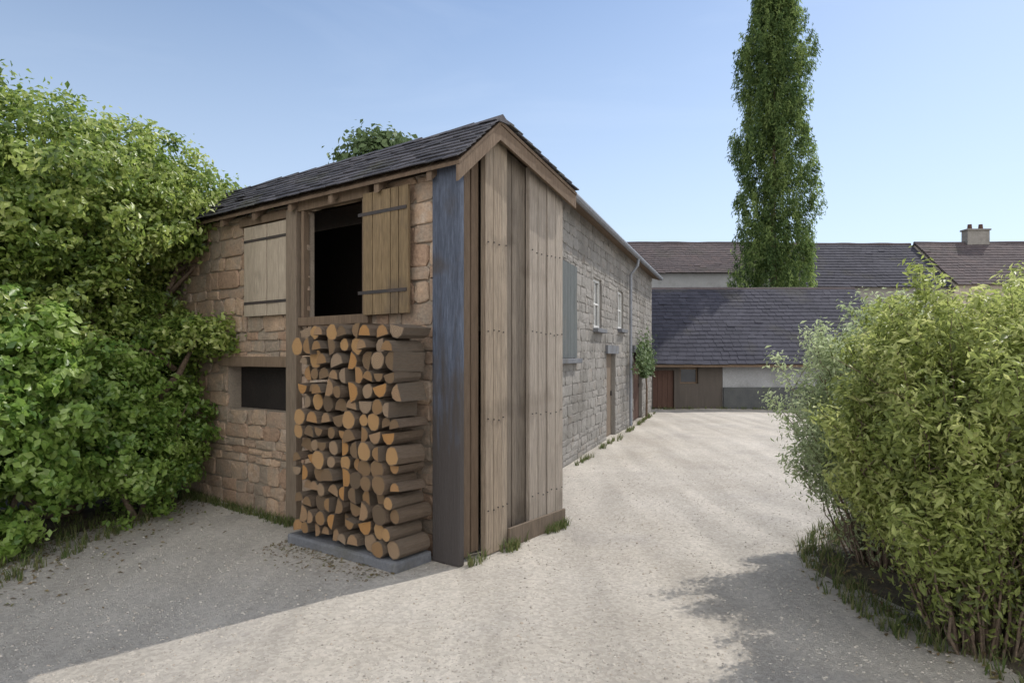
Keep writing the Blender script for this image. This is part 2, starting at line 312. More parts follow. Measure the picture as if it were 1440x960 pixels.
# ---------------------------------------------------------------- the gabled barn
def planks(mb, x0, x1, y0, y1, z0, z1, n, axis='x', gap=.006, topf=None, tt=None):
    """vertical boards between x0..x1 (or y0..y1 when axis='y')"""
    lo, hi = (x0, x1) if axis == 'x' else (y0, y1)
    cuts_ = [0] + [i + random.uniform(-.22, .22) for i in range(1, n)] + [n]; w_ = (hi-lo)/n
    for i in range(n):
        a = lo+cuts_[i]*w_+gap/2; b = lo+cuts_[i+1]*w_-gap*random.uniform(.3, 1.6); j = random.uniform(-.006, .006); zz = random.uniform(-.004, .05)*(axis == 'x')
        t = random.random() if tt is None else tt
        if axis == 'x':
            za = zb = z1
            if topf: za, zb = topf(a), topf(b)
            mb.add([(a,y0+j,z0+zz),(b,y0+j,z0+zz),(b,y1,z0+zz),(a,y1,z0+zz),(a,y0+j,za),(b,y0+j,zb),(b,y1,zb),(a,y1,za)],
                   [(0,3,2,1),(4,5,6,7),(0,1,5,4),(1,2,6,5),(2,3,7,6),(3,0,4,7)], t)
        else:
            mb.box((x0+j, a, z0+zz), (x1, b, z1), t)

GA = math.atan2(.804, .594)
BX, BY = -.50, 6.10
BW, BL = 1.84, 6.4
EL_, ER_, RZ = 3.93, 3.98, 4.36
RX = .50          # ridge position across the gable      # left eave, right eave, ridge heights
random.seed(11)
barn = empty('stone_barn', (BX, BY, 0), GA, label='small brown stone barn with plank gable end and low slate roof', cat='barn')
# left face: local x=0, runs along local y, faces -x
def sy(px):   # local y of the picture column on the left face
    k = (px-720)/F
    return (BX - k*BY)/(.804 + k*.594)
LOW_TOP = lambda: None
y_open = (sy(511), sy(429)); z_open = (2.45, 3.70)
y_pale = (sy(408), sy(344)); z_pale = (2.50, 3.66)
y_och = (sy(579), sy(513)); y_low = (sy(402), sy(316)); z_low = (1.30, 1.86)
mb = MB()
mb.box((.06, .06, -.1), (.13, y_open[0], EL_-.1)); mb.box((.06, y_open[1], -.1), (.13, y_low[0], EL_-.1)); mb.box((.06, y_low[1], -.1), (.24, BL, EL_-.1)); mb.box((.06, y_low[0], -.1), (.24, y_low[1], z_low[0])); mb.box((.06, y_low[0], z_low[1]), (.24, y_low[1], EL_-.1))
mb.box((.06, y_open[0], -.1), (.13, y_open[1], z_open[0])); mb.box((.06, y_open[0], z_open[1]), (.13, y_open[1], EL_-.1))
mb.box((BW-.35, .06, -.1), (BW-.04, BL, ER_-.1)); mb.box((.24, BL-.35, -.1), (BW-.35, BL, EL_-.2))
wall = mb.build('wall', M['mortar'], barn)
mb = MB()
holes = [(y_open[0], y_open[1], z_open[0], z_open[1]), (y_pale[0], y_pale[1], z_pale[0], z_pale[1]), (0, sy(612)-.02, -1, 9), (y_low[0], y_low[1], z_low[0], z_low[1])]
stones(mb, (.06, 0, 0), (0,1,0), (-1,0,0), BL, EL_-.12, holes=holes, depth=.035)
mb.build('stonework', M['warm_stone'], wall)
# floor and dark interior
mb = MB(); mb.box((.25, .1, 2.25), (BW-.36, BL-.36, 2.30)); mb.build('loft_floor', M['shaded_loft_wood'], barn)
mb = MB(); mb.box((BW-.40, .14, 2.3), (BW-.36, BL-.36, ER_-.1)); mb.box((.25, .14, 2.3), (BW-.40, .18, EL_-.15)); mb.build('loft_lining', M['shaded_loft_wood'], barn)
# loft opening frame
mb = MB(); a, b = y_open
mb.box((-.03, a-.10, z_open[0]-.10), (.14, b+.10, z_open[0])); mb.box((-.03, a-.12, z_open[1]), (.14, b+.12, z_open[1]+.12))
mb.box((-.02, a-.06, z_open[0]), (.08, a, z_open[1])); mb.box((-.02, b, z_open[0]), (.08, b+.05, z_open[1]))
mb.build('loft_frame', M['dark_wood'], barn, bevel=.006)
# ochre shutter folded back on the wall
mb = MB(); planks(mb, -.07, -.035, y_och[0]-.02, y_och[1]-.05, z_open[0]-.02, z_open[1]+.02, 5, 'y')
sh = mb.build('shutter', M['ochre_wood'], barn, bevel=.003); tag(sh, label='ochre plank shutter folded back beside the dark loft opening')
for z in (z_open[0]+.2, z_open[1]-.22):
    mb = MB(); mb.box((-.078, y_och[0], z), (-.0715, y_och[1]+.02, z+.035)); mb.build('strap_hinge', M['iron'], sh)
# pale board panel
mb = MB(); planks(mb, -.02, .05, y_pale[0]+.02, y_pale[1]-.02, z_pale[0], z_pale[1]-.02, 4, 'y')
sh2 = mb.build('shutter', M['pale_wood'], barn, bevel=.003); tag(sh2, label='pale tan closed shutter')
for z in (z_pale[0]+.15, z_pale[1]-.22):
    mb = MB(); mb.box((-.028, y_pale[0]+.03, z), (-.0215, y_pale[1]-.03, z+.035)); mb.build('strap_hinge', M['iron'], sh2)
mb = MB(); mb.box((-.03, y_pale[0]-.08, z_pale[1]), (.1, y_pale[1]+.08, z_pale[1]+.10)); mb.build('lintel', M['dark_wood'], barn, bevel=.006)
mb = MB(); mb.box((-.01, y_low[0]-.12, z_low[1]), (.1, y_low[1]+.12, z_low[1]+.13)); mb.build('lintel', M['dark_wood'], barn, bevel=.006)
mb = MB(); mb.box((.25, y_low[0]-.10, z_low[0]-.02), (.29, y_low[1]+.10, z_low[1]+.02)); mb.build('cellar_shade_panel', M['dark_void'], barn)  # near-black panel stands in for the shade inside the low window
# timber post mid wall
ym = (sy(424), sy(404))
mb = MB(); mb.box((-.05, ym[0]+.04, 0), (.055, ym[1]-.04, EL_-.18)); mb.build('timber_post', M['old_wood'], barn, bevel=.01)
# gable: vertical boards of different weathering, corner post
def topf(x): return EL_ + (RZ-EL_)*x/RX - .10 if x < RX else ER_ + (RZ-ER_)*(BW-x)/(BW-RX) - .10
mb = MB(); mb.box((-.045, -.035, 0), (.03, sy(612), EL_-.10)); cp = mb.build('corner_post', M['blue_paint'], barn, bevel=.012); tag(cp, label='tall blue-grey painted corner post')
def gx(px):   # local x on the gable plane
    k = (px-720)/F
    return (k*BY - BX)/(.594 - k*.804)
e0, e1, e2, e3, e4 = .035, gx(680), gx(712), gx(744), BW
mb = MB(); planks(mb, e0, e1, .07, .10, .02, 0, 3, topf=topf); mb.build('boarding', M['dark_wood'], barn, bevel=.002)
mb = MB(); planks(mb, e1, e2, -.02, .04, 0, 0, 3, topf=topf); mb.build('boarding', M['tan_board'], barn, bevel=.003)
mb = MB(); planks(mb, e2, e3, .05, .10, .02, 0, 3, topf=topf); mb.build('boarding', M['brown_board'], barn, bevel=.002)
mb = MB(); planks(mb, e3, e4, -.01, .05, 0, 0, 4, topf=topf); mb.build('boarding', M['grey_board'], barn, bevel=.003)
nail = None
for (xa, xb, yf) in ((e1, e2, -.03), (e3, e4, -.02)):
    for zz in (.45, 1.35, 2.25, 3.15):
        x = xa+.04
        while x < xb-.02:
            if nail is None:
                mb = MB(); mb.box((-.006, -.004, -.006), (.006, .006, .006)); nail = mb.build('nail_head', M['iron'], barn); q_ = nail
            else: q_ = nail.copy(); C.objects.link(q_); q_.parent = barn
            q_.location = (x, yf, zz+random.uniform(-.02, .02)); x += random.uniform(.07, .12)
mb = MB(); mb.box((e2, -.045, 0), (e4+.005, -.014, .2)); mb.build('plinth_board', M['old_wood'], barn, bevel=.006)
# roof
def roof_slopes(parent, W, L, el, er, rz, ov=.14, ovg=.12, y0=0, rows=9, mat='slate', sw=.22, name='roof'):
    mbb = MB(); sl_l = (rz-el)/RX; sl_r = (rz-er)/(W-RX)
    lz = el - sl_l*ov; rz_ = er - sl_r*ov
    ul = Vector((RX+ov, 0, rz-lz)); ur = Vector((-(W-RX+ov), 0, rz-rz_))
    # deck
    dk = MB(); T = .035
    for (xa, za, xb, zb) in ((-ov, lz, RX, rz), (W+ov, rz_, RX, rz)):
        dk.add([(xa,y0-ovg,za),(xb,y0-ovg,zb),(xb,L+ovg,zb),(xa,L+ovg,za),(xa,y0-ovg,za-T),(xb,y0-ovg,zb-T),(xb,L+ovg,zb-T),(xa,L+ovg,za-T)],
               [(0,1,2,3),(7,6,5,4),(0,4,5,1),(1,5,6,2),(2,6,7,3),(3,7,4,0)], .3)
    slates(mbb, (-ov-.02, y0-ovg-.02, lz+.004), (-ov-.02, L+ovg+.02, lz+.004), ul, rows, ul.length, sw)
    slates(mbb, (W+ov+.02, y0-ovg-.02, rz_+.004), (W+ov+.02, L+ovg+.02, rz_+.004), ur, rows, ur.length, sw)
    ro = mbb.build(name, M[mat], parent)
    dk.build('roof_deck', M['dark_wood'], ro)
    rd = MB(); y = y0-ovg-.02
    while y < L+ovg:
        e = min(y+.38, L+ovg+.02); j = random.uniform(-.008, .008)
        rd.add([(RX-.12, y, rz-.03+j), (RX, y, rz+.055+j), (RX+.12, y, rz-.02+j), (RX-.12, e, rz-.03+j), (RX, e, rz+.045+j), (RX+.12, e, rz-.02+j)],
               [(0,1,4,3),(1,2,5,4),(0,2,1),(3,4,5),(0,3,5,2)]); y = e-.004 if e < L+ovg else e+1
    rd.build('ridge_tiles', M[mat], ro)
    return ro
barn_roof = roof_slopes(barn, BW, BL, EL_, ER_, RZ)
# verge board and rafters ends
mb = MB()
for (xa, za, xb, zb) in ((-.14, EL_-(RZ-EL_)/RX*.14, RX, RZ), (RX, RZ, BW+.14, ER_-(RZ-ER_)/(BW-RX)*.14)):
    mb.add([(xa,-.11,za-.19),(xb,-.11,zb-.19),(xb,-.11,zb-.04),(xa,-.11,za-.04),(xa,-.08,za-.19),(xb,-.08,zb-.19),(xb,-.08,zb-.04),(xa,-.08,za-.04)],
           [(0,1,2,3),(7,6,5,4),(0,4,5,1),(1,5,6,2),(2,6,7,3),(3,7,4,0)])
mb.build('verge_board', M['dark_wood'], barn)
for i in range(9):
    mb = MB(); y = .25+i*.75
    q0 = EL_-(RZ-EL_)/RX*.12-.05; q1 = EL_+(RZ-EL_)/RX*.3-.05
    mb.add([(-.12,y,q0-.09),(.3,y,q1-.09),(.3,y+.07,q1-.09),(-.12,y+.07,q0-.09),(-.12,y,q0),(.3,y,q1),(.3,y+.07,q1),(-.12,y+.07,q0)],
           [(0,3,2,1),(4,5,6,7),(0,1,5,4),(1,2,6,5),(2,3,7,6),(3,0,4,7)])
    mb.build('rafter', M['dark_wood'], barn)

# stone step at the barn foot
mb = MB(); mb.box((-.53, sy(612), -.05), (-.04, sy(470)+.12, .10))
o = mb.build('stone_slab', M['stone_step'], None, bevel=.025); o.location = (BX, BY, 0); o.rotation_euler = (0,0,GA)
tag(o, 'blue-grey stone slab on the ground under the firewood stack', 'slab')

# firewood stack against the left face
random.seed(21)
def log_mesh(seed, r, ln, kind):
    random.seed(seed); b = MB(); n = 10
    if kind == 0: prof = [(math.cos(2*math.pi*k/n)*r*random.uniform(.9,1.08), math.sin(2*math.pi*k/n)*r*random.uniform(.9,1.08)) for k in range(n)]
    else:
        prof = [(-r*.9, -r*.55)] + [(math.cos(math.pi*(k/5))*r*1.0*random.uniform(.93,1.05), math.sin(math.pi*(k/5))*r*1.25-r*.5) for k in range(6)]
        prof = prof[1:] ; n = len(prof)
    A_ = [(-ln/2, x, y) for x, y in prof]; B_ = [(ln/2, x*random.uniform(.9,1.05), y*random.uniform(.9,1.05)) for x, y in prof]
    b.add(A_+B_, [(k, (k+1) % n, n+(k+1) % n, n+k) for k in range(n)], .5)
    b.add(A_, [tuple(range(n))[::-1]], .5)
    e = MB(); e.add([(-ln/2-.006, x*.93, y*.93) for x, y in prof], [tuple(range(n))[::-1]], random.random())
    return b, e
protos = []
logs = []
yy0, yy1 = sy(616), sy(476)
row = 0; z = .19; cnt = 0
while z < 2.28 and cnt < 240:
    y = yy0 + (.07 if row % 2 else 0) + random.uniform(0, .04)
    top = 2.0 - .25*abs(math.sin(row))
    while y < yy1:
        r = random.uniform(.062, .105)
        logs.append((y+r, z+random.uniform(-.012,.012), r, row, cnt)); y += 2*r*1.0 + .004; cnt += 1
    z += .146; row += 1
for i in range(8):
    protos.append(log_mesh(100+i, 1.0, 1.0, 0 if i < 3 else 1))
pm = []
for i, (b, e) in enumerate(protos):
    # unit-size log: the body and its sawn end
    random.seed(300+i)
    pm.append((b, e))
random.seed(5)
def scaled(mb_, L_, r):
    q = MB(); q.v = [(x*L_, y*r, z*r) for x, y, z in mb_.v]; q.f = list(mb_.f); q.t = [random.random()]*len(mb_.f); return q
mats = Matrix.Translation((BX, BY, 0)) @ Matrix.Rotation(GA, 4, 'Z')
meshes = []
for k in range(16):
    b, e = pm[k % 8]; L_ = random.uniform(.34, .42)
    bo = scaled(b, L_, 1.0); eo = scaled(e, L_, 1.0)
    meshes.append((bo, eo))
made = {}
words_h = ['bottom', 'low', 'middle', 'upper', 'top']
words = ['zeroth','first','second','third','fourth','fifth','sixth','seventh','eighth','ninth','tenth','eleventh','twelfth','thirteenth','fourteenth','fifteenth','sixteenth','seventeenth','eighteenth','nineteenth','twentieth']
nrow = row; rowcount = {}
for L_ in logs: rowcount[L_[3]] = rowcount.get(L_[3], 0)+1
for i, (y, z, r, rw, _) in enumerate(logs):
    inrow = sum(1 for q_ in logs[i:] if q_[3] == rw)      # place counted from the left in the picture
    k = random.randrange(16)
    loc = mats @ Vector((-.29+random.uniform(-.06,.03), y, z+.01))
    if k not in made:
        bo, eo = meshes[k]
        o = bo.build('firewood_log', M['bark']); q = eo.build('sawn_end', M['log_end'], o); made[k] = (o, q)
    else:
        o0, q0 = made[k]; o = o0.copy(); C.objects.link(o); q = q0.copy(); C.objects.link(q); q.parent = o
    o.location = loc; o.rotation_euler = (random.choice([0, 1, 2, 3])*1.57+random.uniform(-.3,.3) if k % 8 < 3 else random.choice([0,0,1.6,3.1,4.7])+random.uniform(-.3,.3), random.uniform(-.03,.03), GA+random.uniform(-.05,.05)); o.scale = (1, r, r)
    tag(o, '%s firewood log, %s from left in %s row from bottom of the stack' % ('round' if k % 8 < 3 else 'split', words[inrow], words[rw+1]), 'log', 'firewood logs stacked against the barn')

# ---------------------------------------------------------------- grey wing behind the barn
WD = Vector((.335, .942, 0)); WS = 1.0; WA = Vector((1.03, 11.6, 0)) - WD*WS
wing = empty('grey_house', (WA.x, WA.y, 0), math.atan2(WD.y, WD.x)-math.pi/2, label='long grey stone house with slate roof running back from behind the barn', cat='house')
# local: y runs along the face, face at x=0 towards +x ; body towards -x
WL, WH, WR, WW = 13.0, 4.85, 5.35, 3.0
random.seed(31)
mb = MB()
def wy(px):
    k = (px-720)/F   # ray x=k*y ; WA + t*WD
    return (k*WA.y - WA.x)/(WD.x - k*WD.y)
wins = [(wy(785), wy(813), 1.95, 3.70), (wy(838), wy(849), 2.6, 3.7), (wy(872), wy(879), 2.7, 3.7)]
doorw = (wy(856), wy(868), 0, 2.05); door2 = (wy(893), wy(905), 0, 2.1)
holes = wins + [doorw, door2]
cuts = sorted(holes); ya = 0
for (a, b, c, d) in cuts:
    mb.box((-.4, ya, -.1), (-.06, a, WH)); 
    if c > 0: mb.box((-.4, a, -.1), (-.06, b, c))
    mb.box((-.4, a, d), (-.06, b, WH)); ya = b
mb.box((-.4, ya, -.1), (-.06, WL, WH)); mb.box((-WW, .0, -.1), (-WW+.3, WL, WH))
for y_ in (0, WL-.3):
    mb.add([(-WW+.3,y_,-.1),(-.4,y_,-.1),(-.4,y_,WH),(-WW/2,y_,WR-.15),(-WW+.3,y_,WH),(-WW+.3,y_+.3,-.1),(-.4,y_+.3,-.1),(-.4,y_+.3,WH),(-WW/2,y_+.3,WR-.15),(-WW+.3,y_+.3,WH)],
           [(0,1,2,3,4),(9,8,7,6,5),(1,6,7,2),(2,7,8,3),(3,8,9,4),(4,9,5,0)])
wall = mb.build('wall', M['grey_mortar'], wing)
mb = MB(); stones(mb, (-.06, 0, 0), (0,1,0), (1,0,0), WL, WH, holes=holes, ch=(.10,.26), sw=(.16,.55), depth=.018); mb.build('stonework', M['grey_stone'], wall)
for (a, b, c, d) in wins:
    f = MB()
    f.box((-.18, a, c), (-.10, a+.07, d)); f.box((-.18, b-.07, c), (-.10, b, d)); f.box((-.18, a+.07, c), (-.10, b-.07, c+.07)); f.box((-.18, a+.07, d-.07), (-.10, b-.07, d))
    f.box((-.17, (a+b)/2-.025, c+.07), (-.11, (a+b)/2+.025, d-.07)); f.box((-.168, a+.07, (c+d)/2-.02), (-.112, b-.07, (c+d)/2+.02))
    fo = f.build('window', M['white_paint'], wing)
    p_ = MB(); p_.box((-.155, a+.01, c+.01), (-.148, b-.01, d-.01)); p_.build('pane', M['glass'], fo)
    if b-a > 1.0:
        for (p0, p1) in ((a+.01, (a+b)/2-.004), ((a+b)/2+.004, b-.01)):
            q_ = MB(); planks(q_, -.05, -.015, p0, p1, c+.01, d-.01, 3, 'y'); q_.build('shutter', M['shutter_grey'], fo)
    s_ = MB(); s_.box((-.12, a-.08, c-.09), (.07, b+.08, c)); s_.build('sill', M['stone_step'], fo, bevel=.01)
for (a, b, c, d), m_ in ((doorw, 'old_wood'), (door2, 'rust_paint')):
    q = MB(); planks(q, -.2, -.15, a, b, .02, d, 5, 'y'); dd = q.build('door', M[m_], wing)
    h = MB(); h.box((-.15, b-.16, 1.0), (-.11, b-.12, 1.12)); h.build('handle', M['iron'], dd)
    s_ = MB(); s_.box((-.2, a-.15, d), (.012, b+.15, d+.2)); s_.build('lintel', M['stone_step'], dd)
# roof (local x shifted)
mbx = MB(); up = Vector((-(WW/2+.2), 0, WR-(WH-.08))); 
slates(mbx, (.2, -.2, WH-.08), (.2, WL+.2, WH-.08), up, 9, up.length, .30, .016)
up2 = Vector((WW/2+.2, 0, WR-(WH-.08)))
slates(mbx, (-WW-.2, -.2, WH-.08), (-WW-.2, WL+.2, WH-.08), up2, 9, up2.length, .30, .016)
ro = mbx.build('roof', M['slate'], wing)
dk = MB(); T = .06
for s_ in (.2, -WW-.2):
    dk.add([(s_,-.2,WH-.09),(-WW/2,-.2,WR-.01),(-WW/2,WL+.2,WR-.01),(s_,WL+.2,WH-.09),(s_,-.2,WH-.09-T),(-WW/2,-.2,WR-.01-T),(-WW/2,WL+.2,WR-.01-T),(s_,WL+.2,WH-.09-T)],
           [(0,1,2,3),(7,6,5,4),(0,4,5,1),(1,5,6,2),(2,6,7,3),(3,7,4,0)])
dk.build('roof_deck', M['dark_wood'], ro)
rd = MB(); rd.tube([(-WW/2, -.2+i*(WL+.4)/24, WR+.012+.028*noise.noise(Vector((i*.5,0,0)))) for i in range(25)], .07, 8); rd.build('ridge_tiles', M['slate'], ro)
gt = MB(); gt.tube([(.27, -.2, WH-.13), (.27, WL+.2, WH-.10)], .06, 8); gt.build('gutter', M['zinc'], wing)
dp = MB(); yq = wy(884); dp.tube([(.27, yq, WH-.15), (.25, yq, WH-.35), (.06, yq, WH-.6), (.06, yq, .05)], .04, 8); dp.build('downpipe', M['zinc'], wing)

# ---------------------------------------------------------------- low slate outbuilding across the yard
ox0, ox1, oy = P(880,500,24).x, P(1262,500,24).x, 24.0
OL = ox1-ox0
outb = empty('slate_outbuilding', (ox0, oy, 0), 0, label='low outbuilding with a deep dark slate roof closing the far side of the yard', cat='outbuilding')
random.seed(41)
def oxp(px): return P(px,500,24).x-ox0
holes = [(oxp(918), oxp(948), 0, 1.45, 'rust_paint'), (oxp(956), oxp(982), .95, 1.55, None)]
mb = MB(); xa = 0
for (a, b, c, d, _) in holes:
    mb.box((xa, 0, -.1), (a, .35, 1.85)); 
    if c > 0: mb.box((a, 0, -.1), (b, .35, c))
    mb.box((a, 0, d), (b, .35, 1.85)); xa = b
mb.box((xa, 0, -.1), (oxp(1016), .35, 1.85)); 
mb.box((0, .35, -.1), (.35, 7, 1.85)); mb.box((OL-.35, .35, -.1), (OL, 7, 1.85)); mb.box((.35, 6.65, -.1), (OL-.35, 7, 1.85))
for x_ in (0, OL-.35): mb.add([(x_,0,1.85),(x_,3.5,4.7),(x_,7,1.85),(x_+.35,0,1.85),(x_+.35,3.5,4.7),(x_+.35,7,1.85)], [(0,2,1),(3,4,5),(0,1,4,3),(1,2,5,4),(0,3,5,2)])
mb.build('wall', M['shed_wood'], outb)
mb = MB(); mb.box((oxp(1016), -.02, -.1), (OL, .35, 1.85)); w2 = mb.build('wall', M['pale_plaster'], outb); tag(w2, label='pale plastered stretch of wall')
mb = MB(); mb.box((oxp(1016)+.01, -.10, -.1), (OL-.01, -.022, .82)); mb.build('plinth', M['dark_plinth'], outb, bevel=.015)
q = MB(); a, b, c, d, _ = holes[0]; planks(q, a, b, .1, .15, 0.02, d, 4); q.build('door', M['rust_paint'], outb)
q = MB(); a, b, c, d, _ = holes[1]; q.box((a, .12, c), (b, .16, c+.06)); q.box((a, .12, d-.06), (b, .16, d)); q.box((a,.12,c+.06),(a+.06,.16,d-.06)); q.box((b-.06,.12,c+.06),(b,.16,d-.06)); wn = q.build('window', M['dark_wood'], outb)
q = MB(); q.box((a+.01, .145, c+.01), (b-.01, .15, d-.01)); q.build('pane', M['glass'], wn)
mbx = MB(); up = Vector((0, 3.9, 4.82-1.62)); slates(mbx, (-.25, -.4, 1.66), (OL+.25, -.4, 1.66), up, 20, up.length, .32, .016, .01)
up2 = Vector((0, -3.9, 4.82-1.62)); slates(mbx, (-.25, 7.4, 1.66), (OL+.25, 7.4, 1.66), up2, 20, up2.length, .32, .016, .01)
ro = mbx.build('roof', M['far_slate'], outb)
dk = MB()
for s_ in (-.4, 7.4):
    dk.add([(-.2,s_,1.64),(-.2,3.5,4.8),(OL+.2,3.5,4.8),(OL+.2,s_,1.64),(-.2,s_,1.58),(-.2,3.5,4.74),(OL+.2,3.5,4.74),(OL+.2,s_,1.58)],
           [(0,1,2,3),(7,6,5,4),(0,4,5,1),(1,5,6,2),(2,6,7,3),(3,7,4,0)])
dk.build('roof_deck', M['dark_wood'], ro)
rd = MB(); rd.tube([(-.25+i*(OL+.5)/24, 3.5, 4.845+.035*noise.noise(Vector((i*.4,3,0)))) for i in range(25)], .09, 8); rd.build('ridge_tiles', M['tile'], ro)

# ---------------------------------------------------------------- row of far houses
def far_house(x0, x1, y, h_e, h_r, wallm, roofm, label, nwin, chim):
    e = empty('terraced_house', (x0, y, 0), 0, label=label, cat='house'); L_ = x1-x0; D = 8
    q = MB(); q.box((0,0,-.1),(L_,D,h_e))
    q.add([(0,0,h_e),(0,D/2,h_r-.1),(0,D,h_e),(L_,0,h_e),(L_,D/2,h_r-.1),(L_,D,h_e)], [(0,2,1),(3,4,5),(0,1,4,3),(1,2,5,4)])
    q.build('wall', M[wallm], e)
    mm = MB(); u1 = Vector((0, D/2+.3, h_r-h_e+.1)); slates(mm, (0, -.3, h_e-.05), (L_, -.3, h_e-.05), u1, 16, u1.length, .4, .03, .015)
    u2 = Vector((0, -D/2-.3, h_r-h_e+.1)); slates(mm, (0, D+.3, h_e-.05), (L_, D+.3, h_e-.05), u2, 16, u2.length, .4, .03, .015)
    r_ = mm.build('roof', M[roofm], e)
    rd = MB(); rd.tube([(i*L_/20, D/2, h_r+.06+.05*noise.noise(Vector((i*.4,x0,0)))) for i in range(21)], .12, 8); rd.build('ridge_tiles', M['tile'], r_)
    for cx in chim:
        c = MB(); c.box((cx-.75, D/2-.3, h_r-.5), (cx+.75, D/2+.3, h_r+.9)); c.box((cx-.82, D/2-.37, h_r+.9), (cx+.82, D/2+.37, h_r+1.0))
        co_ = c.build('chimney', M['grey_stone'], r_)
        for px_ in (cx-.4, cx+.35):
            c = MB(); c.tube([(px_, D/2, h_r+1.0), (px_, D/2, h_r+1.35)], [.15, .12], 10); c.build('chimney_pot', M['rust_paint'], co_)
    for i in range(nwin):
        for zz in (1.0, 3.9):
            cx = L_*(i+.5)/nwin
            f = MB()
            f.box((cx-.55, -.05, zz), (cx-.47, .02, zz+1.4)); f.box((cx+.47, -.05, zz), (cx+.55, .02, zz+1.4)); f.box((cx-.47, -.05, zz), (cx+.47, .02, zz+.08)); f.box((cx-.47, -.05, zz+1.32), (cx+.47, .02, zz+1.4)); f.box((cx-.03, -.045, zz+.08), (cx+.03, .02, zz+1.32))
            fo = f.build('window', M['white_paint'], e); p_ = MB(); p_.box((cx-.47, -.02, zz+.08), (cx+.47, -.012, zz+1.32)); p_.build('pane', M['glass'], fo)
    return e
random.seed(51)
far_house(3.0, 17.0, 40, 7.15, 9.65, 'pale_plaster', 'tile', 'far pale house with a mauve-grey roof, left of the tall cypress', 4, [])
far_house(17.02, 27.5, 40.2, 6.3, 9.6, 'grey_stone', 'far_slate', 'far grey house seen just right of the cypress, above the dark slate roof', 3, [])
far_house(27.52, 46.0, 39.8, 6.4, 9.62, 'plaster', 'tile', 'far house with reddish-grey roof and one stone chimney above the right-hand shrub', 5, [4.2])

# ---------------------------------------------------------------- foliage
def leaves(name, mat, pts, nrm, size, parent=None, asp=.5, tint=None, seed=1, fold=.25, up=.3, droop=0):
    """one mesh of folded leaves at pts (n,3) facing roughly nrm"""
    r = np.random.default_rng(seed); n = len(pts)
    N = nrm + r.normal(0, .55, (n,3)); N[:,2] += up; N /= np.linalg.norm(N, axis=1, keepdims=True)
    A = r.normal(0, 1, (n,3)); A[:,2] -= droop; A -= N*(A*N).sum(1, keepdims=True); A /= np.linalg.norm(A, axis=1, keepdims=True); B = np.cross(N, A)
    s = (size*r.uniform(.6, 1.35, n))[:,None]
    base = pts - A*s*.5; tip = pts + A*s*.5 - N*s*.12
    ml = pts + B*s*asp*.5 - A*s*.05 + N*s*fold*.35; mr_ = pts - B*s*asp*.5 - A*s*.05 + N*s*fold*.35
    V = np.stack([base, mr_, tip, ml], 1).reshape(-1, 3)
    idx = (np.arange(n)*4)[:,None]
    T = np.concatenate([idx + np.array([0,1,2]), idx + np.array([0,2,3])], 1).reshape(-1)
    me = bpy.data.meshes.new(name); me.vertices.add(len(V)); me.vertices.foreach_set('co', V.astype(np.float32).ravel())
    me.loops.add(len(T)); me.loops.foreach_set('vertex_index', T.astype(np.int32))
    nf = 2*n; me.polygons.add(nf); me.polygons.foreach_set('loop_start', np.arange(nf, dtype=np.int32)*3); me.polygons.foreach_set('loop_total', np.full(nf, 3, dtype=np.int32))
    me.update(calc_edges=True)
    t = np.clip((r.random(n) if tint is None else tint + r.normal(0, .16, n)), 0, 1)
    at = me.attributes.new('tint', 'FLOAT', 'FACE'); at.data.foreach_set('value', np.repeat(t, 2).astype(np.float32))
    me.materials.append(M[mat])
    o = bpy.data.objects.new(name, me); C.objects.link(o)
    if parent: o.parent = parent
    return o

def blob_points(blobs, dens, seed, shell=.45, clump=.3):
    """blobs (cx,cy,cz,rx,ry,rz); points in clumps near the blobs' outer shells"""
    r = np.random.default_rng(seed); PT = []; NR = []; TN = []
    for (cx, cy, cz, rx, ry, rz) in blobs:
        area = 4*math.pi*((rx*ry)**1.6/3+(rx*rz)**1.6/3+(ry*rz)**1.6/3)**(1/1.6)
        nc = max(4, int(area*dens/60))
        d = r.normal(0, 1, (nc,3)); d /= np.linalg.norm(d, axis=1, keepdims=True)
        rad = 1 - shell*r.random(nc)**1.8 + r.normal(0, .06, nc)
        c = d*rad[:,None]*np.array([rx,ry,rz]) + np.array([cx,cy,cz]); ct = r.random(nc)
        k = 60
        q = np.repeat(c, k, 0) + r.normal(0, clump*.5, (nc*k,3))*np.array([1,1,.75])
        PT.append(q); nn = np.repeat(d, k, 0) + (q-np.repeat(c, k, 0))/clump; nn /= np.linalg.norm(nn, axis=1, keepdims=True)+1e-6
        NR.append(nn); TN.append(np.repeat(ct, k)*.6+.2)
    return np.concatenate(PT), np.concatenate(NR), np.concatenate(TN)

def limb_tree(mb_, base, tips, r0, seed, trunk_h=.35):
    rr = random.Random(seed); base = Vector(base)
    for tp in tips:
        tp = Vector(tp); mid = base.lerp(tp, .5) + Vector((rr.uniform(-.25,.25), rr.uniform(-.25,.25), .15)); b0 = base + Vector((rr.uniform(-.12,.12), rr.uniform(-.12,.12), -.1))
        mb_.tube([b0, b0.lerp(mid, .5)+Vector((rr.uniform(-.08,.08),rr.uniform(-.08,.08),0)), mid, mid.lerp(tp, .5)+Vector((rr.uniform(-.1,.1),rr.uniform(-.1,.1),0)), tp], [r0, r0*.8, r0*.6, r0*.4, r0*.12], 7)
        for k in range(3):
            s_ = mid.lerp(tp, rr.uniform(0,.7)); e_ = s_ + Vector((rr.uniform(-.8,.8), rr.uniform(-.8,.8), rr.uniform(.1,.8)))
            mb_.tube([s_, s_.lerp(e_, .5)+Vector((0,0,.06)), e_], [r0*.35, r0*.22, r0*.06], 5)

